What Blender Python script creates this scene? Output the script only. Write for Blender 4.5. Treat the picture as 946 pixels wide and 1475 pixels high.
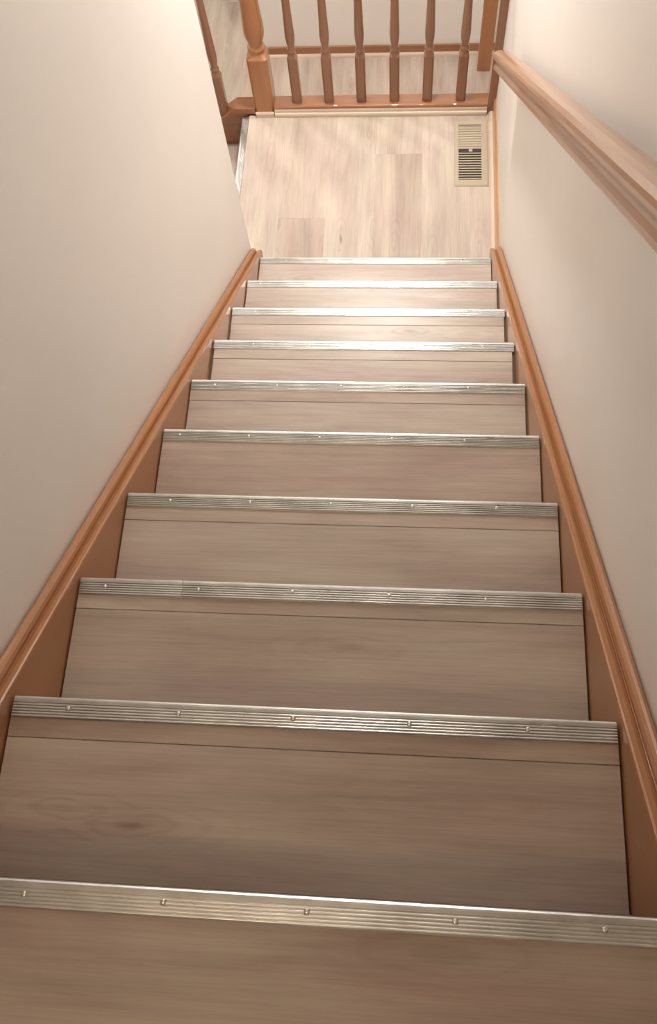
import bpy, bmesh, math, random
from mathutils import Matrix, Vector

# ------------------------------------------------------------------ clear
for o in list(bpy.data.objects):
    bpy.data.objects.remove(o, do_unlink=True)
scn = bpy.context.scene
COL = scn.collection

# ------------------------------------------------------------------ camera
IMG_W, IMG_H, FPX = 946.0, 1475.0, 1271.609
CAM = Vector((0.13398, 0.03767, 1.13793))
PITCH, YAW, ROLL = 1.18086, -0.22051, -0.17906
fw = Vector((math.sin(YAW) * math.cos(PITCH), math.cos(YAW) * math.cos(PITCH), -math.sin(PITCH)))
rt = Vector((math.cos(YAW), -math.sin(YAW), 0))
up = rt.cross(fw)
rt2 = rt * math.cos(ROLL) + up * math.sin(ROLL)
up2 = up * math.cos(ROLL) - rt * math.sin(ROLL)
cd = bpy.data.cameras.new('camera')
cam = bpy.data.objects.new('camera', cd)
COL.objects.link(cam)
cd.sensor_fit = 'HORIZONTAL'
cd.sensor_width = 36.0
cd.lens = FPX * 36.0 / IMG_W
cd.clip_start = 0.02
m = Matrix((rt2, up2, -fw)).transposed().to_4x4()
m.translation = CAM
cam.matrix_world = m
scn.camera = cam

# ------------------------------------------------------------------ world, exposure
w = bpy.data.worlds.new('world')
scn.world = w
w.use_nodes = True
w.node_tree.nodes['Background'].inputs[0].default_value = (1.0, 0.90, 0.80, 1)
w.node_tree.nodes['Background'].inputs[1].default_value = 0.02
vs = scn.view_settings
vs.view_transform = 'Standard'
vs.look = 'None'
vs.gamma = 1.0
vs.use_curve_mapping = False
vs.exposure = 0.13

# the two lamps of the place (each built as a fitting further down)
LAMP_FOYER = dict(loc=(-0.02, 3.10, 0.52), power=365.0, down=20.0, col=(1.0, 0.965, 0.92), soft=0.125, bulb_z=0.52 - 2.46, glass=12.0)
LAMP_HALL = dict(loc=(-0.45, -0.75, 2.34), power=8.0, col=(1.0, 0.74, 0.48), soft=0.06, bulb_z=-0.17, glass=8.0)

LAMP_LOWER_FILL = dict(loc=(-1.55, 4.40, 0.10), power=420.0, col=(1.0, 0.95, 0.88), soft=0.125, bulb_z=0.10 - 2.46, glass=8.0)  # unseen fill lamp, added to brighten the lower hall

# ------------------------------------------------------------------ dimensions
RUN, RISE, HW = 0.25139, 0.19027, 0.455      # HW: half width between the skirt boards
WX = 0.50                                    # face of the side walls
ZL = -10 * RISE                              # landing
ZF = ZL - 4 * RISE                           # lower hall
YN = 9 * RUN                                 # last nosing of the flight
YR = 3.20                                    # front of the landing railing
LX = -0.64                                   # edge of the landing to the lower flight
CEIL = 2.46
SL = RISE / RUN

# ------------------------------------------------------------------ materials
def mat(name, rough=0.5, metal=0.0, base=(0.5, 0.5, 0.5), coat=0.0):
    mt = bpy.data.materials.new(name)
    mt.use_nodes = True
    n = mt.node_tree.nodes
    b = n['Principled BSDF']
    b.inputs['Base Color'].default_value = (*base, 1)
    b.inputs['Roughness'].default_value = rough
    b.inputs['Metallic'].default_value = metal
    b.inputs['Coat Weight'].default_value = coat
    b.inputs['Coat Roughness'].default_value = 0.07
    return mt, mt.node_tree, b

def nd(t, kind, **kw):
    x = t.nodes.new(kind)
    for k, v in kw.items():
        if k.startswith('i_'):
            x.inputs[k[2:].replace('_', ' ')].default_value = v
        else:
            setattr(x, k, v)
    return x

def ramp(t, stops, interp='LINEAR'):
    r = t.nodes.new('ShaderNodeValToRGB')
    r.color_ramp.interpolation = interp
    e = r.color_ramp.elements
    while len(e) > 1:
        e.remove(e[-1])
    e[0].position, e[0].color = stops[0][0], (*stops[0][1], 1)
    for p, c in stops[1:]:
        q = e.new(p)
        q.color = (*c, 1)
    return r

def mix(t, mode, fac, a, b):
    x = t.nodes.new('ShaderNodeMix')
    x.data_type = 'RGBA'
    x.blend_type = mode
    L = t.links
    for s, v in ((x.inputs[0], fac), (x.inputs[6], a), (x.inputs[7], b)):
        if hasattr(v, 'is_output'):
            L.new(v, s)
        elif isinstance(v, tuple):
            s.default_value = (*v, 1)
        else:
            s.default_value = v
    return x.outputs[2]

def scaled(t, vec, s):
    mp = t.nodes.new('ShaderNodeMapping')
    mp.inputs['Scale'].default_value = s
    t.links.new(vec, mp.inputs['Vector'])
    return mp.outputs['Vector']

def object_seeded(t):
    tc = t.nodes.new('ShaderNodeTexCoord')
    oi = t.nodes.new('ShaderNodeObjectInfo')
    sp = t.nodes.new('ShaderNodeSeparateColor')
    t.links.new(oi.outputs['Color'], sp.inputs[0])
    vm = nd(t, 'ShaderNodeVectorMath', operation='MULTIPLY')
    t.links.new(oi.outputs['Color'], vm.inputs[0])
    vm.inputs[1].default_value = (0, 0, 0)
    cb = t.nodes.new('ShaderNodeCombineXYZ')
    for k, f in ((0, 41.0), (1, 73.0), (2, 29.0)):
        mm = nd(t, 'ShaderNodeMath', operation='MULTIPLY')
        t.links.new(sp.outputs[0], mm.inputs[0])
        mm.inputs[1].default_value = f
        t.links.new(mm.outputs[0], cb.inputs[k])
    va = nd(t, 'ShaderNodeVectorMath', operation='ADD')
    t.links.new(tc.outputs['Object'], va.inputs[0])
    t.links.new(cb.outputs[0], va.inputs[1])
    return va.outputs[0], sp

def laminate():
    mt, t, b = mat('greige_oak_laminate', 0.36)
    L = t.links
    v, sp = object_seeded(t)
    # broad bands along the plank
    n1 = nd(t, 'ShaderNodeTexNoise', i_Scale=1.0, i_Detail=5.0, i_Roughness=0.55, i_Distortion=0.5)
    L.new(scaled(t, v, (1.6, 9.0, 1.0)), n1.inputs['Vector'])
    c1 = ramp(t, [(0.28, (0.410, 0.340, 0.285)), (0.48, (0.500, 0.427, 0.364)), (0.72, (0.595, 0.526, 0.456))])
    L.new(n1.outputs['Fac'], c1.inputs[0])
    # pinkish and yellowish clouds
    n2 = nd(t, 'ShaderNodeTexNoise', i_Scale=1.0, i_Detail=3.0, i_Roughness=0.5)
    L.new(scaled(t, v, (3.2, 13.0, 1.0)), n2.inputs['Vector'])
    c2 = ramp(t, [(0.32, (0.93, 0.855, 0.86)), (0.50, (1, 0.98, 0.97)), (0.68, (1.05, 1.06, 1.02))])
    L.new(n2.outputs['Fac'], c2.inputs[0])
    col = mix(t, 'MULTIPLY', 1.0, c1.outputs[0], c2.outputs[0])
    # cathedral grain
    wv = nd(t, 'ShaderNodeTexWave', wave_type='BANDS', bands_direction='Y', i_Scale=4.0, i_Distortion=11.0, i_Detail=3.0)
    wv.inputs['Detail Scale'].default_value = 1.2
    L.new(scaled(t, v, (0.35, 2.6, 1.0)), wv.inputs['Vector'])
    c3 = ramp(t, [(0.0, (0.90, 0.89, 0.88)), (0.35, (1, 1, 1)), (1.0, (1.03, 1.02, 1.01))])
    L.new(wv.outputs['Fac'], c3.inputs[0])
    col = mix(t, 'MULTIPLY', 0.45, col, c3.outputs[0])
    # fine fibres
    n4 = nd(t, 'ShaderNodeTexNoise', i_Scale=1.0, i_Detail=3.0, i_Roughness=0.7)
    L.new(scaled(t, v, (7.0, 260.0, 1.0)), n4.inputs['Vector'])
    c4 = ramp(t, [(0.30, (0.86, 0.85, 0.84)), (0.55, (1, 1, 1)), (0.75, (1.07, 1.06, 1.05))])
    L.new(n4.outputs['Fac'], c4.inputs[0])
    col = mix(t, 'MULTIPLY', 0.75, col, c4.outputs[0])
    # short dark checks and knots
    vo = nd(t, 'ShaderNodeTexVoronoi', feature='F1', i_Scale=1.0, i_Randomness=1.0)
    nw = nd(t, 'ShaderNodeTexNoise', i_Scale=14.0, i_Detail=2.0)
    L.new(v, nw.inputs['Vector'])
    vv = nd(t, 'ShaderNodeVectorMath', operation='MULTIPLY_ADD')
    L.new(nw.outputs['Color'], vv.inputs[0])
    vv.inputs[1].default_value = (0.03, 0.022, 0)
    L.new(v, vv.inputs[2])
    L.new(scaled(t, vv.outputs[0], (2.1, 9.0, 1.0)), vo.inputs['Vector'])
    c5 = ramp(t, [(0.0, (0.42, 0.36, 0.32)), (0.035, (0.66, 0.61, 0.57)), (0.075, (0.93, 0.92, 0.91)), (0.16, (1, 1, 1))])
    L.new(vo.outputs['Distance'], c5.inputs[0])
    col = mix(t, 'MULTIPLY', 0.75, col, c5.outputs[0])
    rg = nd(t, 'ShaderNodeMath', operation='MULTIPLY')
    L.new(vo.outputs['Distance'], rg.inputs[0])
    rg.inputs[1].default_value = 62.0
    sn = nd(t, 'ShaderNodeMath', operation='SINE')
    L.new(rg.outputs[0], sn.inputs[0])
    fo = ramp(t, [(0.04, (1, 1, 1)), (0.42, (0, 0, 0))])
    L.new(vo.outputs['Distance'], fo.inputs[0])
    sf = nd(t, 'ShaderNodeMath', operation='MULTIPLY')
    L.new(sn.outputs[0], sf.inputs[0])
    L.new(fo.outputs[0], sf.inputs[1])
    c6 = ramp(t, [(0.0, (1, 1, 1)), (0.9, (0.87, 0.85, 0.83))])
    L.new(sf.outputs[0], c6.inputs[0])
    col = mix(t, 'MULTIPLY', 0.8, col, c6.outputs[0])
    # tone of the single plank (green channel of the object colour), pinkness (blue)
    tn = t.nodes.new('ShaderNodeCombineColor')
    for k in range(3):
        L.new(sp.outputs[1], tn.inputs[k])
    col = mix(t, 'MULTIPLY', 1.0, col, tn.outputs[0])
    col = mix(t, 'MULTIPLY', sp.outputs[2], col, (1.0, 0.90, 0.87))
    L.new(col, b.inputs['Base Color'])
    rr = ramp(t, [(0.3, (0.40,) * 3), (0.7, (0.30,) * 3)])
    L.new(n1.outputs['Fac'], rr.inputs[0])
    L.new(rr.outputs[0], b.inputs['Roughness'])
    bp = nd(t, 'ShaderNodeBump', i_Strength=0.12, i_Distance=0.002)
    L.new(n4.outputs['Fac'], bp.inputs['Height'])
    L.new(bp.outputs[0], b.inputs['Normal'])
    return mt

def stained(name, dark, mid, light, rough=0.28, axis=0, coat=0.4, freq=1.0, tilt=0.0):
    """stained timber, grain along the local axis"""
    mt, t, b = mat(name, rough, coat=coat)
    L = t.links
    v, sp = object_seeded(t)
    if tilt:
        mr = t.nodes.new('ShaderNodeMapping')
        mr.inputs['Rotation'].default_value = (tilt, 0, 0)
        L.new(v, mr.inputs['Vector'])
        v = mr.outputs['Vector']
    s = [60.0 * freq] * 3
    s[axis] = 2.5
    n1 = nd(t, 'ShaderNodeTexNoise', i_Scale=1.0, i_Detail=4.0, i_Roughness=0.6, i_Distortion=0.4)
    L.new(scaled(t, v, tuple(s)), n1.inputs['Vector'])
    s2 = [9.0 * freq] * 3
    s2[axis] = 0.8
    n2 = nd(t, 'ShaderNodeTexNoise', i_Scale=1.0, i_Detail=3.0, i_Roughness=0.5, i_Distortion=0.6)
    L.new(scaled(t, v, tuple(s2)), n2.inputs['Vector'])
    ad = nd(t, 'ShaderNodeMath', operation='MULTIPLY_ADD')
    L.new(n1.outputs['Fac'], ad.inputs[0])
    ad.inputs[1].default_value = 0.45
    sc = nd(t, 'ShaderNodeMath', operation='MULTIPLY')
    L.new(n2.outputs['Fac'], sc.inputs[0])
    sc.inputs[1].default_value = 0.55
    L.new(sc.outputs[0], ad.inputs[2])
    c = ramp(t, [(0.30, dark), (0.5, mid), (0.70, light)])
    L.new(ad.outputs[0], c.inputs[0])
    L.new(c.outputs[0], b.inputs['Base Color'])
    return mt

def wall_paint(name, base):
    mt, t, b = mat(name, 0.42, base=base)
    L = t.links
    tc = t.nodes.new('ShaderNodeTexCoord')
    n = nd(t, 'ShaderNodeTexNoise', i_Scale=2.2, i_Detail=3.0)
    L.new(tc.outputs['Object'], n.inputs['Vector'])
    c = ramp(t, [(0.3, tuple(x * 0.975 for x in base)), (0.7, tuple(min(1, x * 1.02) for x in base))])
    L.new(n.outputs['Fac'], c.inputs[0])
    L.new(c.outputs[0], b.inputs['Base Color'])
    n2 = nd(t, 'ShaderNodeTexNoise', i_Scale=260.0, i_Detail=2.0)
    L.new(tc.outputs['Object'], n2.inputs['Vector'])
    bp = nd(t, 'ShaderNodeBump', i_Strength=0.10, i_Distance=0.001)
    L.new(n2.outputs['Fac'], bp.inputs['Height'])
    L.new(bp.outputs[0], b.inputs['Normal'])
    return mt

def aluminium():
    mt, t, b = mat('ribbed_aluminium', 0.30, 1.0, (0.72, 0.71, 0.68))
    L = t.links
    tc = t.nodes.new('ShaderNodeTexCoord')
    n = nd(t, 'ShaderNodeTexNoise', i_Scale=1.0, i_Detail=3.0)
    L.new(scaled(t, tc.outputs['Object'], (14, 60, 60)), n.inputs['Vector'])
    c = ramp(t, [(0.3, (0.27,) * 3), (0.7, (0.34,) * 3)])
    L.new(n.outputs['Fac'], c.inputs[0])
    L.new(c.outputs[0], b.inputs['Roughness'])
    n2 = nd(t, 'ShaderNodeTexNoise', i_Scale=16.0, i_Detail=3.0)
    L.new(tc.outputs['Object'], n2.inputs['Vector'])
    c2 = ramp(t, [(0.35, (0.53, 0.52, 0.495)), (0.65, (0.66, 0.65, 0.63))])
    L.new(n2.outputs['Fac'], c2.inputs[0])
    L.new(c2.outputs[0], b.inputs['Base Color'])
    return mt

def glow(name, col, strength):
    mt, t, b = mat(name, 0.3, base=(0.9, 0.9, 0.88))
    b.inputs['Emission Color'].default_value = (*col, 1)
    b.inputs['Emission Strength'].default_value = strength
    return mt

M = {
    'lam': laminate(),
    'wall': wall_paint('cream_wall_paint', (0.84, 0.80, 0.755)),
    'ceil': wall_paint('white_ceiling_paint', (0.82, 0.80, 0.76)),
    'skirt': stained('orange_stained_skirt', (0.335, 0.142, 0.052), (0.37, 0.160, 0.060), (0.405, 0.180, 0.070), 0.30, 1, 0.3, 0.6, math.atan(SL)),
    'trim_x': stained('orange_stained_trim_x', (0.25, 0.098, 0.042), (0.31, 0.127, 0.055), (0.37, 0.160, 0.071), 0.20, 0, 0.7),
    'trim_y': stained('orange_stained_trim_y', (0.42, 0.20, 0.085), (0.52, 0.26, 0.115), (0.60, 0.32, 0.15), 0.28, 1),
    'newel': stained('orange_stained_newel', (0.33, 0.135, 0.053), (0.40, 0.170, 0.068), (0.45, 0.200, 0.084), 0.26, 2, 0.5, 0.6),
    'bal': stained('brown_stained_baluster', (0.20, 0.090, 0.048), (0.26, 0.118, 0.064), (0.31, 0.142, 0.078), 0.22, 2, 0.6, 1.2),
    'rail': stained('red_oak_handrail', (0.22, 0.102, 0.048), (0.32, 0.155, 0.076), (0.40, 0.215, 0.115), 0.30, 1, 0.35, 1.0),
    'rail_x': stained('red_oak_top_rail', (0.30, 0.165, 0.095), (0.43, 0.245, 0.145), (0.54, 0.335, 0.210), 0.22, 0, 0.6, 1.0),
    'pale': stained('pale_wood_moulding', (0.55, 0.43, 0.33), (0.64, 0.52, 0.41), (0.70, 0.59, 0.48), 0.30, 0, 0.4),
    'pale_y': stained('pale_wood_moulding_y', (0.55, 0.42, 0.31), (0.64, 0.51, 0.39), (0.70, 0.58, 0.46), 0.30, 1, 0.4),
    'alu': aluminium(),
    'screw': mat('bright_screw_steel', 0.18, 1.0, (0.80, 0.79, 0.76))[0],
    'gap': mat('dark_caulk', 0.8, 0, (0.055, 0.035, 0.030))[0],
    'core': mat('stair_core_board', 0.8, 0, (0.12, 0.085, 0.065))[0],
    'vent': mat('beige_enamel', 0.35, 0, (0.47, 0.40, 0.295))[0],
    'duct': mat('duct_shade_paint', 0.6, 0, (0.05, 0.035, 0.03))[0],
    'brass': mat('aged_brass', 0.3, 1.0, (0.62, 0.45, 0.22))[0],
    'white': mat('white_enamel', 0.4, 0, (0.8, 0.8, 0.78))[0],
}

# ------------------------------------------------------------------ helpers
rnd = random.Random(7)

def mesh_of(name, verts, faces, smooth=False):
    me = bpy.data.meshes.new(name)
    me.from_pydata([tuple(v) for v in verts], [], faces)
    bm = bmesh.new()
    bm.from_mesh(me)
    bmesh.ops.recalc_face_normals(bm, faces=bm.faces)
    bm.to_mesh(me)
    bm.free()
    if smooth:
        for p in me.polygons:
            p.use_smooth = True
    return me

def link(name, me, material, parent=None, loc=(0, 0, 0), rot=(0, 0, 0), color=None):
    o = bpy.data.objects.new(name, me)
    COL.objects.link(o)
    if me is not None and material is not None and not me.materials:
        me.materials.append(M[material])
    o.parent = parent
    o.location = loc
    o.rotation_euler = rot
    o.color = color if color else (rnd.random(), 1.0, 0.0, 1.0)
    return o

def tag(o, label=None, cat=None, group=None, kind=None):
    if label:
        o['label'] = label
    if cat:
        o['category'] = cat
    if group:
        o['group'] = group
    if kind:
        o['kind'] = kind
    return o

def empty(name, loc=(0, 0, 0)):
    o = bpy.data.objects.new(name, None)
    COL.objects.link(o)
    o.location = loc
    o.empty_display_size = 0.1
    return o

def box_mesh(name, sx, sy, sz, bevel=0.0, seg=1):
    """box centred on x,y with its top at z=0 (thickness sz)"""
    bm = bmesh.new()
    bmesh.ops.create_cube(bm, size=1.0)
    for v in bm.verts:
        v.co = Vector((v.co.x * sx, v.co.y * sy, (v.co.z - 0.5) * sz))
    if bevel > 0:
        bmesh.ops.bevel(bm, geom=bm.edges[:], offset=bevel, segments=seg, profile=0.5, affect='EDGES')
    me = bpy.data.meshes.new(name)
    bm.to_mesh(me)
    bm.free()
    return me

def box(name, x0, x1, y0, y1, z0, z1, material, parent=None, bevel=0.0, seg=1, color=None):
    """box between two corners, origin at the centre of its top (parent at the world origin or an Empty)"""
    me = box_mesh(name, x1 - x0, y1 - y0, z1 - z0, bevel, seg)
    p = Vector(((x0 + x1) / 2, (y0 + y1) / 2, z1))
    if parent is not None:
        p = p - world_loc(parent)
    return link(name, me, material, parent, p, color=color)

def world_loc(o):
    p = Vector((0, 0, 0))
    while o is not None:
        p += o.location
        o = o.parent
    return p

def prism(name, profile, axis, a0, a1, material, parent=None, shear=0.0, smooth=False, color=None):
    """closed 2-D profile swept along an axis: 'x' profile=(y,z); 'y' profile=(x,z).
    shear: fall of z per unit of travel along the axis"""
    n = len(profile)
    V = []
    for a in (a0, a1):
        for p, q in profile:
            V.append((a, p, q - a * shear) if axis == 'x' else (p, a, q - a * shear))
    F = [(i, (i + 1) % n, n + (i + 1) % n, n + i) for i in range(n)]
    F.append(tuple(range(n)))
    F.append(tuple(range(n, 2 * n)))
    c = Vector((0, 0, 0))
    for v in V:
        c += Vector(v)
    c /= len(V)
    me = mesh_of(name, [Vector(v) - c for v in V], F)
    if smooth:
        for p in me.polygons:
            p.use_smooth = len(p.vertices) == 4
    loc = c if parent is None else c - world_loc(parent)
    return link(name, me, material, parent, loc, color=color)

def prism_mesh(name, profile, length):
    n = len(profile)
    V = [(p, s * length / 2, q) for s in (-1, 1) for p, q in profile]
    F = [(i, (i + 1) % n, n + (i + 1) % n, n + i) for i in range(n)] + [tuple(range(n)), tuple(range(n, 2 * n))]
    return mesh_of(name, V, F)

def lathe(name, prof, seg=20, caps=True):
    """profile (r,z) turned round z"""
    V, F = [], []
    for r, z in prof:
        for k in range(seg):
            a = 2 * math.pi * k / seg
            V.append((r * math.cos(a), r * math.sin(a), z))
    for j in range(len(prof) - 1):
        for k in range(seg):
            F.append((j * seg + k, j * seg + (k + 1) % seg, (j + 1) * seg + (k + 1) % seg, (j + 1) * seg + k))
    if caps:
        F.append(tuple(range(seg)))
        F.append(tuple(range((len(prof) - 1) * seg, len(prof) * seg)))
    return mesh_of(name, V, F, True)

def plank(name, x0, x1, y0, y1, z, parent, along='x', th=0.008, tone=1.0, pink=0.0, seed=None, bevel=0.0008):
    lx, ly = x1 - x0, y1 - y0
    if along == 'x':
        me = box_mesh(name, lx, ly, th, bevel)
        rot = (0, 0, 0)
    else:
        me = box_mesh(name, ly, lx, th, bevel)
        rot = (0, 0, math.pi / 2)
    p = Vector(((x0 + x1) / 2, (y0 + y1) / 2, z))
    if parent is not None:
        p = p - world_loc(parent)
    return link(name, me, 'lam', parent, p, rot, (rnd.random() if seed is None else seed, tone, pink, 1.0))

# ------------------------------------------------------------------ walls and ceiling
def structure(o, label):
    return tag(o, label, kind='structure')

structure(box('wall_left', LX, -WX, -0.45, 2.325, ZF, CEIL, 'wall'), 'cream painted wall on the left of the flight, ending at the landing')
structure(box('wall_right', WX, WX + 0.12, -2.4, 3.285, ZF, CEIL, 'wall'), 'cream painted wall on the right behind the handrail')
structure(box('wall_far', -0.80, 1.70, 4.465, 4.60, ZF, CEIL, 'wall'), 'cream wall of the lower hall behind the balusters')
structure(box('wall_far_return', 0.505, 1.70, 4.33, 4.465, ZF, CEIL, 'wall'), 'short wall return beside the far wall of the lower hall')
structure(box('wall_hall_side', -0.80, -0.66, 4.60, 8.0, ZF, CEIL, 'wall'), 'wall running on from the corner of the far wall')
structure(box('wall_hall_end', -3.2, -0.66, 8.0, 8.12, ZF, CEIL, 'wall'), 'end wall of the lower hall')
structure(box('wall_hall_left', -3.32, -3.2, 2.325, 8.12, ZF, CEIL, 'wall'), 'left wall of the lower hall')
structure(box('wall_hall_right', 1.70, 1.82, 3.285, 4.60, ZF, CEIL, 'wall'), 'right wall of the lower hall')
structure(box('wall_hall_near', WX + 0.12, 1.82, 3.165, 3.285, ZF, CEIL, 'wall'), 'near wall of the lower hall beside the stairs')
structure(box('wall_lower_flight', -3.2, LX, 2.205, 2.325, ZF, CEIL, 'wall'), 'wall along the near side of the lower flight')
structure(box('wall_under_landing', LX + 0.02, WX, 3.21, 3.28, ZF, ZL - 0.04, 'wall'), 'wall closing the space below the landing')
structure(box('wall_upper_back', -2.4, WX, -2.52, -2.4, -0.3, CEIL, 'wall'), 'back wall of the upper hall')
structure(box('wall_upper_left', -2.52, -2.4, -2.52, -0.33, -0.3, CEIL, 'wall'), 'left wall of the upper hall')
structure(box('wall_upper_side', -2.4, LX, -0.45, -0.33, -0.3, CEIL, 'wall'), 'wall of the upper hall beside the stair head')
structure(box('ceiling', -3.4, 1.9, -2.6, 8.2, CEIL, CEIL + 0.1, 'ceil'), 'white ceiling over the stairwell')

# ------------------------------------------------------------------ floors
fu = structure(box('floor_upper', -2.4, WX, -2.4, -0.002, -0.25, -0.008, 'core'), 'upper floor at the head of the stairs')
for k, (y0, y1, tone) in enumerate(((-0.195, -0.003, 0.96), (-0.39, -0.197, 1.0), (-0.585, -0.392, 0.95), (-0.78, -0.587, 1.0))):
    plank('plank', -HW if k == 0 else -0.498, HW if k == 0 else 0.498, y0, y1, 0.0, fu, 'x', tone=tone, pink=0.4, seed=0.13 + 0.21 * k)
for k in range(8):
    plank('plank', -0.498, 0.498, -0.975 - 0.195 * k, -0.782 - 0.195 * k, 0.0, fu, 'x', seed=0.05 + 0.11 * k)

fl = structure(box('floor_landing', LX + 0.006, WX, YN - 0.02, 3.21, ZL - 0.20, ZL - 0.008, 'core'), 'pale laminate landing floor')
XS = [-0.610, -0.432, -0.228, -0.020, 0.183, 0.388, 0.498]
JO = {0: [], 1: [2.618], 2: [], 3: [2.971], 4: [], 5: []}
TN = {0: (1.12, .05), 1: (1.08, .2), 2: (1.12, .0), 3: (1.04, .3), 4: (1.13, .05), 5: (1.08, .0)}
sd = 0.02
for i in range(6):
    ys = [YN - 0.02] + JO[i] + [3.205]
    for j in range(len(ys) - 1):
        sd += 0.087
        tone, pink = TN[i]
        if i == 1 and j == 0:
            tone, pink = 1.0, 0.45
        if i == 3 and j == 1:
            tone, pink = 1.12, 0.1
        plank('plank', XS[i] + 0.0001, XS[i + 1] - 0.0001, ys[j] + 0.0001, ys[j + 1] - 0.0001, ZL, fl, 'y', tone=tone, pink=pink, seed=sd, bevel=0.0003)

fd = structure(box('floor_lower', -3.2, 1.70, 2.325, 8.0, ZF - 0.15, ZF - 0.008, 'core'), 'pale laminate floor of the lower hall')
PLN = box_mesh('plank', 1.2997, 0.1948, 0.008, 0.0003)
PLN.materials.append(M['lam'])
for i in range(24):
    x = -3.1 + 0.195 * i
    off = (0.0, 0.43, 0.86, 0.2, 0.63)[i % 5]
    for j in range(5):
        y = 3.3 + 1.3 * j - off + 0.1
        if y - 0.65 < 2.33 or y + 0.65 > 8.0 or x > 1.6:
            continue
        if y > 5.2 and x > -0.7:
            continue
        if x > 0.40 and y + 0.65 > 4.33 or x > -0.8 and y + 0.65 > 4.46 and y - 0.65 > 4.46:
            pass
        link('plank', PLN, None, fd, Vector((x, y, ZF)) - world_loc(fd), (0, 0, math.pi / 2), (rnd.random(), rnd.uniform(0.95, 1.07), rnd.uniform(0, 0.5), 1))

# ------------------------------------------------------------------ main flight
st = empty('staircase', (0, 0, ZL))
tag(st, 'straight flight of laminate steps with ribbed aluminium nosings and orange skirt boards', 'staircase')

def nosing_profile():
    """(y,z): y=0 is the front; runs back to -0.031; ribs on top"""
    P = [(0.0, -0.020), (0.0022, -0.020), (0.0026, -0.004), (0.0016, 0.0004), (-0.0006, 0.0024), (-0.0030, 0.0030), (-0.0072, 0.0031)]
    y = -0.0078
    for k in range(5):
        P += [(y, 0.0008), (y - 0.0012, 0.0008), (y - 0.0014, 0.0027), (y - 0.0019, 0.00305), (y - 0.0027, 0.0031), (y - 0.0035, 0.00305), (y - 0.0040, 0.0027)]
        y -= 0.0043
    P += [(y, 0.0012), (y - 0.0015, 0.0003), (y - 0.0015, 0.0001), (0.0, 0.0001)]
    return P

NP = nosing_profile()

def nosing_mesh(length):
    n = len(NP)
    V = [(s * length / 2, p, q) for s in (-1, 1) for p, q in NP]
    F = [(i, (i + 1) % n, n + (i + 1) % n, n + i) for i in range(n)]
    F += [tuple(range(n)), tuple(range(n, 2 * n))]
    me = mesh_of('nosing_strip', V, F)
    me.materials.append(M['alu'])
    return me

NM = nosing_mesh(0.902)
NM_SHORT = nosing_mesh(0.190)
NM_LONG = nosing_mesh(0.7105)
SCREW = lathe('screw', [(0.0040, 0.0), (0.0040, 0.0007), (0.0032, 0.0017), (0.0015, 0.0022), (0.0004, 0.0023)], 12)
SCREW.materials.append(M['screw'])
SX = {0: -0.310, 1: -0.366, 2: -0.404, 3: -0.360, 4: -0.413, 5: -0.385, 6: -0.330, 7: -0.372, 8: -0.405, 9: -0.350}

def strip(me, x, i, x0, x1):
    o = link('nosing_strip', me, None, st, Vector((x, i * RUN, -i * RISE)) - world_loc(st))
    s = SX[i]
    while s < x1 - 0.01:
        if s > x0 + 0.01:
            link('screw', SCREW, None, o, (s - x + rnd.uniform(-.002, .002), -0.0143 + rnd.uniform(-.001, .001), 0.0018))
        s += 0.1722
    return o

SEAM = {1: 0.0590, 2: 0.0565, 3: 0.0600, 5: 0.0625, 6: 0.0640, 7: 0.0640}
PINK = {1: .45, 2: .15, 3: .1, 4: .6, 5: .1, 6: .2, 7: .2, 8: .3, 9: .2}
SEEDS = {1: .611, 2: .237, 3: .402, 4: .853, 5: .144, 6: .733, 7: .318, 8: .921, 9: .557}
for i in range(0, 10):
    y1, z = i * RUN, -i * RISE
    if i > 0:
        y0 = (i - 1) * RUN - 0.0225
        t = box('tread', -HW - 0.001, HW + 0.001, y0 - 0.01, y1 - 0.003, z - 0.034, z - 0.008, 'core', st)
        gr = {5: 0.004, 6: 0.0085, 7: 0.006, 8: 0.005}.get(i, 0.0025)
        gl = {6: 0.006, 7: 0.004, 8: 0.003}.get(i, 0.0025)
        if i in SEAM:
            plank('front_plank', -HW + gl, HW - gr, y1 - SEAM[i], y1 - 0.001, z, t, tone=1.0, pink=PINK[i] + (.25 if i % 2 else 0), seed=(SEEDS[i] + 0.31) % 1)
            plank('plank', -HW + gl, HW - gr, y0, y1 - SEAM[i] - 0.0004, z - 0.0006, t, tone=1.0, pink=PINK[i], seed=SEEDS[i])
        else:
            plank('plank', -HW + gl, HW - gr, y0, y1 - 0.001, z, t, tone=0.97, pink=PINK[i], seed=SEEDS[i])
    # riser below this nosing
    rs = box('riser', -HW + 0.002, HW - 0.002, y1 - 0.0225, y1 - 0.012, z - RISE + 0.0005, z - 0.0345, 'lam', st, color=((0.17 * i) % 1, 1.0, 0.2, 1))
    if i == 2:
        strip(NM_SHORT, -0.451 + 0.095, 2, -0.451, -0.261)
        strip(NM_LONG, 0.4510 - 0.35525, 2, -0.2595, 0.451)
    else:
        strip(NM, 0.0, i, -0.451, 0.451)

def skirt(side, y_end):
    s = side
    f, wl = HW, WX - 0.0012
    P = [(f, -0.40), (f, 0.0175), (f + 0.0012, 0.0215), (f + 0.0040, 0.0235), (f + 0.012, 0.0215), (f + 0.0185, 0.0165), (f + 0.0215, 0.0125), (f + 0.0225, 0.0125),
         (f + 0.0230, 0.0200), (f + 0.0255, 0.0275), (f + 0.030, 0.0325), (f + 0.0345, 0.0335), (f + 0.039, 0.0310), (f + 0.0425, 0.0245), (wl, 0.018), (wl, -0.40)]
    P = [(s * a, b) for a, b in P]
    return prism('skirt_board', P, 'y', -0.1955, y_end, 'skirt', st, shear=SL)

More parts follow.
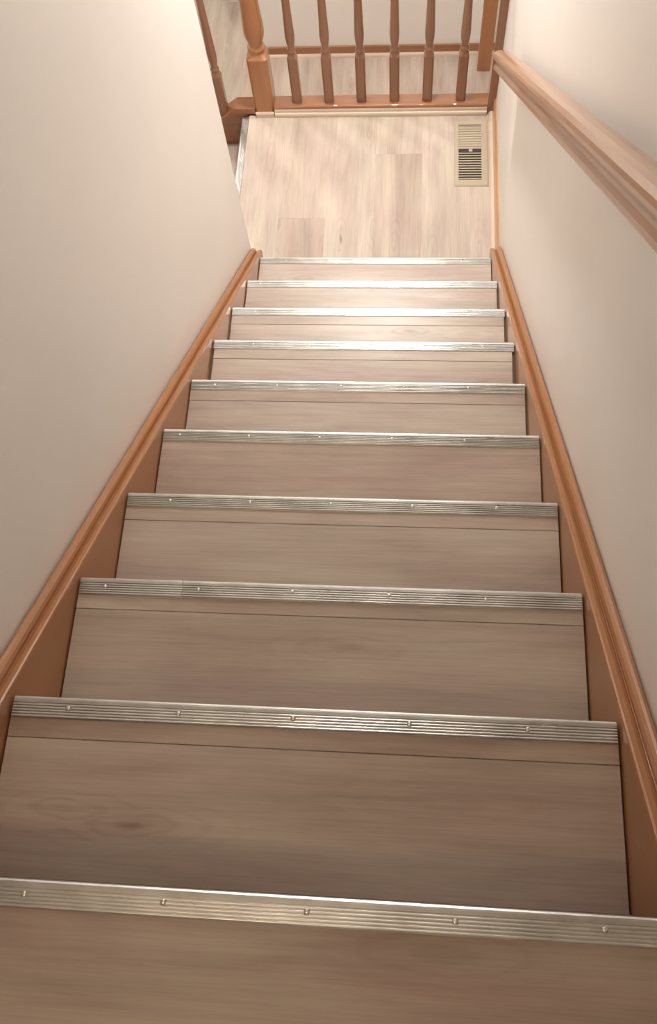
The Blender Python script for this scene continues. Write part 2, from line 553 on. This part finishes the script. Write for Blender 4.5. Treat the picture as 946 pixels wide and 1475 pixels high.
sk = skirt(-1, 2.315)
tag(sk, 'left orange stained skirt board')
sk = skirt(1, 2.335)
tag(sk, 'right orange stained skirt board')

# ------------------------------------------------------------------ landing edge trims
structure(box('baseboard_upper_left', -WX, -WX + 0.012, -0.45, -0.197, 0.0, 0.09, 'trim_y', None, 0.003), 'orange baseboard on the left wall at the head of the stairs')
structure(box('baseboard_upper_right', WX - 0.012, WX, -2.39, -0.197, 0.0, 0.09, 'trim_y', None, 0.003), 'orange baseboard on the right wall at the head of the stairs')
structure(prism('baseboard_right', [(0.4895, ZL), (WX, ZL), (WX, ZL + 0.085), (0.4965, ZL + 0.085), (0.4915, ZL + 0.078), (0.4895, ZL + 0.066)], 'y', 2.336, 3.199, 'trim_y'),
          'thin orange baseboard along the right side of the landing')
def quarter(cx, cz, r, sx, n=6):
    return [(cx, cz)] + [(cx + sx * r * math.cos(math.pi / 2 * k / n), cz + r * math.sin(math.pi / 2 * k / n)) for k in range(n + 1)]
structure(prism('trim_1', quarter(0.4893, ZL, 0.017, -1), 'y', 2.29, 3.199, 'pale_y', smooth=False), 'pale quarter round between landing floor and right baseboard')
structure(prism('trim_2', [(3.188, ZL), (3.2045, ZL), (3.2045, ZL + 0.038), (3.199, ZL + 0.038), (3.197, ZL + 0.033), (3.196, ZL + 0.022), (3.191, ZL + 0.019), (3.188, ZL + 0.012)], 'x', -0.4885, 0.464, 'pale'),
          'pale stepped moulding at the foot of the landing railing')

# ------------------------------------------------------------------ landing railing
def square_turned(name, hs, z_blk, z_top, prof, seg=16, ch=0.35):
    """square block from z=0 to z_blk, then a turned shaft given by (r, z above block), up to z_top"""
    V, F = [], []
    rings = []
    def ring(pts):
        b = len(V)
        V.extend(pts)
        rings.append(b)
    def sq(h, z, k):           # square with slightly eased corners, seg points
        pts = []
        for i in range(seg):
            a = 2 * math.pi * (i + 0.5) / seg
            c, s = math.cos(a), math.sin(a)
            m_ = max(abs(c), abs(s))
            rs_, rc = h / m_, h * 1.06
            r = rs_ * (1 - k) + h * k
            r = min(r, h * 1.36)
            pts.append((r * c, r * s, z))
        return pts
    ring(sq(hs, 0.0, 0))
    ring(sq(hs, z_blk - 0.012, 0))
    ring(sq(hs * 0.86, z_blk, 0.75))
    for r, z in prof:
        ring([(r * math.cos(2 * math.pi * (i + 0.5) / seg), r * math.sin(2 * math.pi * (i + 0.5) / seg), z_blk + z) for i in range(seg)])
    for a, b in zip(rings[:-1], rings[1:]):
        for i in range(seg):
            F.append((a + i, a + (i + 1) % seg, b + (i + 1) % seg, b + i))
    F.append(tuple(range(rings[0], rings[0] + seg)))
    F.append(tuple(range(rings[-1], rings[-1] + seg)))
    me = mesh_of(name, V, F)
    for i, p in enumerate(me.polygons):
        p.use_smooth = (i >= 2 * seg and len(p.vertices) == 4)
    return me

rl = empty('landing_railing', (0, 3.24, ZL))
tag(rl, 'brown wooden railing with turned balusters across the far edge of the landing', 'railing')
prism('base_rail', [(3.2, ZL + 0.0385), (3.2, ZL + 0.042), (3.2015, ZL + 0.0460), (3.205, ZL + 0.0492), (3.210, ZL + 0.0510), (3.22, ZL + 0.052), (3.262, ZL + 0.052), (3.270, ZL + 0.049), (3.272, ZL + 0.044), (3.272, ZL - 0.03), (3.2055, ZL - 0.03), (3.2055, ZL + 0.0385)],
      'x', -0.489, 0.4655, 'trim_x', rl, smooth=False)
HB = 0.245
bprof = [(0.0165, 0.004), (0.0150, 0.008), (0.0185, 0.013), (0.0200, 0.018), (0.0185, 0.023), (0.0150, 0.027), (0.0145, 0.032), (0.0165, 0.046), (0.0195, 0.070),
         (0.0205, 0.092), (0.0200, 0.115), (0.0185, 0.16), (0.0165, 0.24), (0.0145, 0.34), (0.0135, 0.44), (0.0125, 0.53), (0.0120, 0.60)]
BAL = square_turned('baluster', 0.0215, HB, 0, bprof)
BAL.materials.append(M['bal'])
for x in (-0.385, -0.240, -0.0945, 0.0525, 0.198, 0.345):
    link('baluster', BAL, None, rl, Vector((x, 3.241, ZL + 0.052)) - world_loc(rl))
nprof = [(0.036, 0.006), (0.031, 0.011), (0.036, 0.018), (0.039, 0.024), (0.036, 0.031), (0.030, 0.036), (0.029, 0.042), (0.034, 0.056), (0.041, 0.080), (0.0440, 0.105),
         (0.0435, 0.135), (0.0400, 0.19), (0.0365, 0.27), (0.0335, 0.36), (0.032, 0.44), (0.036, 0.47), (0.0365, 0.49)]
NW = square_turned('newel_post', 0.0450, 0.305, 0, nprof, 24)
nw = link('newel_post', NW, 'newel', rl, Vector((-0.535, 3.250, ZL)) - world_loc(rl))
tag(nw, 'thick orange turned newel post')
box('newel_cap', -0.580, -0.490, 3.205, 3.295, ZL + 0.795, ZL + 1.05, 'newel', rl, 0.006, 2)
me = bpy.data.meshes.new('newel_moulding')
bm = bmesh.new()
bmesh.ops.create_cube(bm, size=1.0)
for v in bm.verts:
    v.co = Vector((v.co.x * 0.086, v.co.y * 0.0155, (v.co.z + 0.5) * 0.022))
ed = [e for e in bm.edges if all(v.co.y < 0 for v in e.verts) and abs(e.verts[0].co.z - e.verts[1].co.z) > 0.01]
bmesh.ops.bevel(bm, geom=ed, offset=0.009, segments=4, profile=0.5, affect='EDGES')
bm.to_mesh(me)
bm.free()
nm = link('newel_moulding', me, 'pale', rl, Vector((-0.5345, 3.197, ZL)) - world_loc(rl))
tag(nm, 'pale rounded moulding at the newel foot')
hn = box('half_newel', 0.4655, WX, 3.2, 3.278, ZL, ZL + 1.02, 'bal', rl, 0.002)
tag(hn, 'dark half newel fixed to the right wall')
prism('top_rail', [(3.212, ZL + 0.897), (3.270, ZL + 0.897), (3.274, ZL + 0.915), (3.268, ZL + 0.935), (3.241, ZL + 0.945), (3.214, ZL + 0.935), (3.208, ZL + 0.915)], 'x', -0.4905, 0.466, 'rail_x', rl)

# ------------------------------------------------------------------ lower flight, turning left off the landing
lf = empty('lower_staircase', (-0.9, 2.78, ZF))
tag(lf, 'lower flight of steps going down to the left of the landing', 'staircase')
LSM = nosing_mesh(0.858)
for k in range(0, 4):
    x, z = LX - k * RUN, ZL - k * RISE
    if k > 0:
        xb = LX - (k - 1) * RUN + 0.0225
        t = box('tread', x + 0.003, xb + 0.008, 2.335, 3.231, z - 0.034, z - 0.008, 'core', lf)
        plank('plank', x + 0.001, xb, 2.337, 3.2295, z, t, 'y', tone=0.95, pink=0.5, seed=0.2 + 0.2 * k)
    box('riser', x + 0.012, x + 0.0225, 2.337, 3.229, z - RISE + 0.0005, z - 0.0345, 'lam', lf)
    yc = 2.768 if k == 0 else 2.785
    o = link('nosing_strip', LSM, None, lf, Vector((x, yc, z)) - world_loc(lf), (0, 0, math.pi / 2))
    for s in (-0.30, -0.06, 0.17, 0.36):
        link('screw', SCREW, None, o, (s, -0.0143, 0.0018))
# closed stringer on the far side of the lower flight: level at the newel, then falling to the left
V = []
pts = [(-0.583, ZL + 0.009), (-0.672, ZL + 0.009), (-0.672 - 0.86, ZL + 0.009 - 0.86 * SL), (-0.672 - 0.86, ZF), (-0.64, ZF), (-0.583, ZL - 0.36)]
n = len(pts)
V = [(x, y, z) for y in (3.232, 3.268) for x, z in pts]
F = [(i, (i + 1) % n, n + (i + 1) % n, n + i) for i in range(n)] + [tuple(range(n)), tuple(range(n, 2 * n))]
me = mesh_of('stringer', [Vector(v) - Vector((-0.9, 2.78, ZF)) for v in V], F)
so = link('stringer', me, 'trim_x', lf)
tag(so, 'brown closed stringer of the lower flight')

lr = empty('lower_stair_railing', (-0.9, 3.25, ZF))
tag(lr, 'sloping brown railing left of the thick newel post, going down the lower flight', 'railing')
pts = [(-0.5805, ZL + 0.0105), (-0.5805, ZL + 0.038), (-0.668, ZL + 0.038), (-0.668 - 0.86, ZL + 0.038 - 0.86 * SL), (-0.672 - 0.86, ZL + 0.0105 - 0.86 * SL), (-0.672, ZL + 0.0105)]
V = [(x, y, z) for y in (3.205, 3.278) for x, z in pts]
F = [(i, (i + 1) % n, n + (i + 1) % n, n + i) for i in range(n)] + [tuple(range(n)), tuple(range(n, 2 * n))]
me = mesh_of('base_rail', [Vector(v) - Vector((-0.9, 3.25, ZF)) for v in V], F)
link('base_rail', me, 'trim_x', lr)
BAL2 = square_turned('baluster', 0.0215, 0.225, 0, bprof)
BAL2.materials.append(M['bal'])
for k in range(6):
    x = -0.732 - 0.146 * k
    link('baluster', BAL2, None, lr, Vector((x, 3.241, ZL + 0.033 - (-0.668 - x) * SL)) - world_loc(lr))
P = [(3.212, 0.0), (3.270, 0.0), (3.274, 0.018), (3.268, 0.038), (3.241, 0.048), (3.214, 0.038), (3.208, 0.018)]
prism('top_rail', [(a, b + ZL + 0.868 + 0.668 * SL) for a, b in P], 'x', -1.50, -0.582, 'rail_x', lr, shear=-SL)

# ------------------------------------------------------------------ lower hall trims
structure(box('baseboard_far', -0.80, 0.504, 4.453, 4.4645, ZF, ZF + 0.062, 'trim_x', None, 0.003), 'orange baseboard at the foot of the far wall')
structure(prism('trim_3', [(4.4525 + a * -1, b) for a, b in [(0, ZF), (0.016, ZF), (0.0145, ZF + 0.008), (0.010, ZF + 0.014), (0, ZF + 0.017)]], 'x', -0.80, 0.504, 'pale'), 'pale quarter round in front of the far baseboard')
structure(box('trim_4', 0.496, 0.588, 4.312, 4.3295, ZF, ZF + 2.1, 'newel', None, 0.003), 'upright orange door casing at the right end of the far wall')

# ------------------------------------------------------------------ floor register
vt = empty('floor_register', (0.396, 2.974, ZL))
tag(vt, 'beige metal floor register with slots over a dark plate standing in for duct shade on the landing', 'floor vent')
VX0, VX1, VY0, VY1 = 0.3215, 0.4695, 2.787, 3.163
SX0, SX1, SY0, SY1 = 0.3405, 0.4400, 2.820, 3.131
def frame_mesh():
    rings = [(0.0, 0.0, 0.0), (0.0, 0.0, 0.0015), (0.006, 0.006, 0.0050), (None, None, 0.0055), (None, None, 0.0006)]
    V, F = [], []
    for k, (a, b, z) in enumerate(rings):
        if a is None:
            x0, x1, y0, y1 = SX0, SX1, SY0, SY1
        else:
            x0, x1, y0, y1 = VX0 + a, VX1 - a, VY0 + b, VY1 - b
        V += [(x - 0.396, y - 2.974, z) for x, y in ((x0, y0), (x1, y0), (x1, y1), (x0, y1))]
    for k in range(4):
        for i in range(4):
            F.append((k * 4 + i, k * 4 + (i + 1) % 4, k * 4 + 4 + (i + 1) % 4, k * 4 + 4 + i))
    return mesh_of('frame', V, F)
link('frame', frame_mesh(), 'vent', vt)
SLAT = box_mesh('slat', SX1 - SX0, 0.0060, 0.0024, 0.0006)
SLAT.materials.append(M['vent'])
N = 22
pitch = (SY1 - SY0) / N
link('duct_shade_plate', box_mesh('duct_shade_plate', SX1 - SX0, SY1 - SY0, 0.0004), 'duct', vt, (0.39025 - 0.396, 2.9755 - 2.974, 0.0009))  # dark plate under the slats, stands in for the shade inside the duct
for k in range(N):
    if k == 11:
        continue
    y = SY0 + pitch * (k + 0.5) - 2.974
    sl = link('slat', SLAT, None, vt, (0.39025 - 0.396, y, 0.0048), (math.radians(0), 0, 0))
# closed damper blades below the far half of the slots
DB = box_mesh('damper_blade', SX1 - SX0 - 0.001, pitch * 9.6, 0.0006)
link('damper_blade', DB, 'vent', vt, (0.39025 - 0.396, SY0 + pitch * 17.1 - 2.974, 0.0022))
lv = box_mesh('lever', 0.016, 0.016, 0.0065, 0.002, 2)
tag(link('lever', lv, 'vent', vt, (0.393 - 0.396, SY0 + pitch * 11.5 - 2.974, 0.0085)), 'small beige damper lever')

# ------------------------------------------------------------------ wall handrail
hr = empty('wall_handrail', (0.43, 1.2, 0))
tag(hr, 'glossy oak handrail running down the right wall', 'handrail')
xc, hb = 0.430, 0.835
P = [(-0.0195, 0.0), (0.0195, 0.0), (0.0240, 0.0015), (0.0255, 0.005), (0.0250, 0.015), (0.0195, 0.024), (0.0190, 0.032), (0.0250, 0.040), (0.0300, 0.050), (0.0300, 0.058), (0.0270, 0.066), (0.018, 0.0725), (0.006, 0.0755),
     (-0.006, 0.0755), (-0.018, 0.0725), (-0.0270, 0.066), (-0.0300, 0.058), (-0.0300, 0.050), (-0.0250, 0.040), (-0.0190, 0.032), (-0.0195, 0.024), (-0.0250, 0.015), (-0.0255, 0.005), (-0.0240, 0.0015)]
ca = math.cos(math.atan(SL))
y0_, y1_ = -0.15, 2.575
me = prism_mesh('rail', [(a, b * ca) for a, b in P], (y1_ - y0_) / ca)
ym = (y0_ + y1_) / 2
link('rail', me, 'rail', hr, Vector((xc, ym, hb - ym * SL)) - Vector((0.43, 1.2, 0)), (-math.atan(SL), 0, 0), color=(0.37, 1, 0, 1))
for y in (0.10, 1.15, 2.25):
    zb = hb - y * SL
    br = bpy.data.meshes.new('bracket')
    bm = bmesh.new()
    path = [Vector((WX - 0.003, y, zb - 0.020)), Vector((WX - 0.012, y, zb - 0.020)), Vector((WX - 0.022, y, zb - 0.018)), Vector((xc + 0.030, y, zb - 0.012)), Vector((xc + 0.010, y, zb + 0.002))]
    prev = None
    for i, p in enumerate(path):
        d = (path[min(i + 1, 4)] - path[max(i - 1, 0)]).normalized()
        a = Vector((0, 1, 0))
        b_ = d.cross(a)
        rg = [bm.verts.new(p + (a * math.cos(t_) + b_ * math.sin(t_)) * 0.006 - Vector((0.43, 1.2, 0))) for t_ in [math.pi / 4 * k for k in range(8)]]
        if prev:
            for k in range(8):
                bm.faces.new((prev[k], prev[(k + 1) % 8], rg[(k + 1) % 8], rg[k]))
        prev = rg
    bm.faces.new(prev)
    bmesh.ops.recalc_face_normals(bm, faces=bm.faces)
    bm.to_mesh(br)
    bm.free()
    bo = link('bracket', br, 'brass', hr)
    pl = lathe('wall_plate', [(0.018, 0.0), (0.018, 0.002), (0.014, 0.0045), (0.0005, 0.005)], 16)
    link('wall_plate', pl, 'brass', bo, Vector((WX, y, zb - 0.020)) - Vector((0.43, 1.2, 0)), (0, -math.pi / 2, 0))

# ------------------------------------------------------------------ lamps
def lamp(name, spec, label, r, pendant):
    x, y, z = spec['loc']
    e = empty(name, (x, y, CEIL))
    tag(e, label, 'lamp')
    rose = lathe('canopy', [(0.07, 0.0), (0.07, -0.012), (0.05, -0.03), (0.012, -0.036)], 24)
    link('canopy', rose, 'white', e)
    if pendant:
        link('stem', lathe('stem', [(0.008, -0.03), (0.008, z + r - CEIL - 0.002)], 12), 'brass', e)
        prof = [(max(0.0008, r * math.sin(math.pi * k / 16)), z - CEIL - r * math.cos(math.pi * k / 16)) for k in range(17)]
    else:
        prof = [(0.0008, -0.10), (r * 0.4, -0.097), (r * 0.7, -0.085), (r * 0.92, -0.062), (r, -0.036)]
    gl = lathe('glass_shade', prof, 32)
    gl.materials.append(glow(name + '_lit_glass', spec['col'], spec['glass']))
    link('glass_shade', gl, None, e)
    ld = bpy.data.lights.new('bulb', 'POINT')
    ld.energy = spec['power']
    ld.color = spec['col']
    ld.shadow_soft_size = spec['soft']
    lo = bpy.data.objects.new('bulb', ld)
    COL.objects.link(lo)
    lo.parent = e
    lo.location = (0, 0, spec['bulb_z'])
    if 'down' in spec:                      # added disc light below the closed globe, boosts light downwards
        ld = bpy.data.lights.new('down_fill', 'AREA')
        ld.shape = 'DISK'
        ld.size = 0.22
        ld.energy = spec['down']
        ld.color = spec['col']
        lo = bpy.data.objects.new('down_fill', ld)
        COL.objects.link(lo)
        lo.parent = e
        lo.location = (0, 0, spec['bulb_z'] - r - 0.004)

lamp('globe_lamp', LAMP_FOYER, 'lit white globe lamp hanging above the landing', 0.115, True)
lamp('ceiling_lamp', LAMP_HALL, 'lit round ceiling lamp above the head of the stairs', 0.15, False)
lamp('lower_hall_fill_lamp', LAMP_LOWER_FILL, 'added globe lamp, out of view, brightening the lower hall beyond the stairs', 0.115, True)
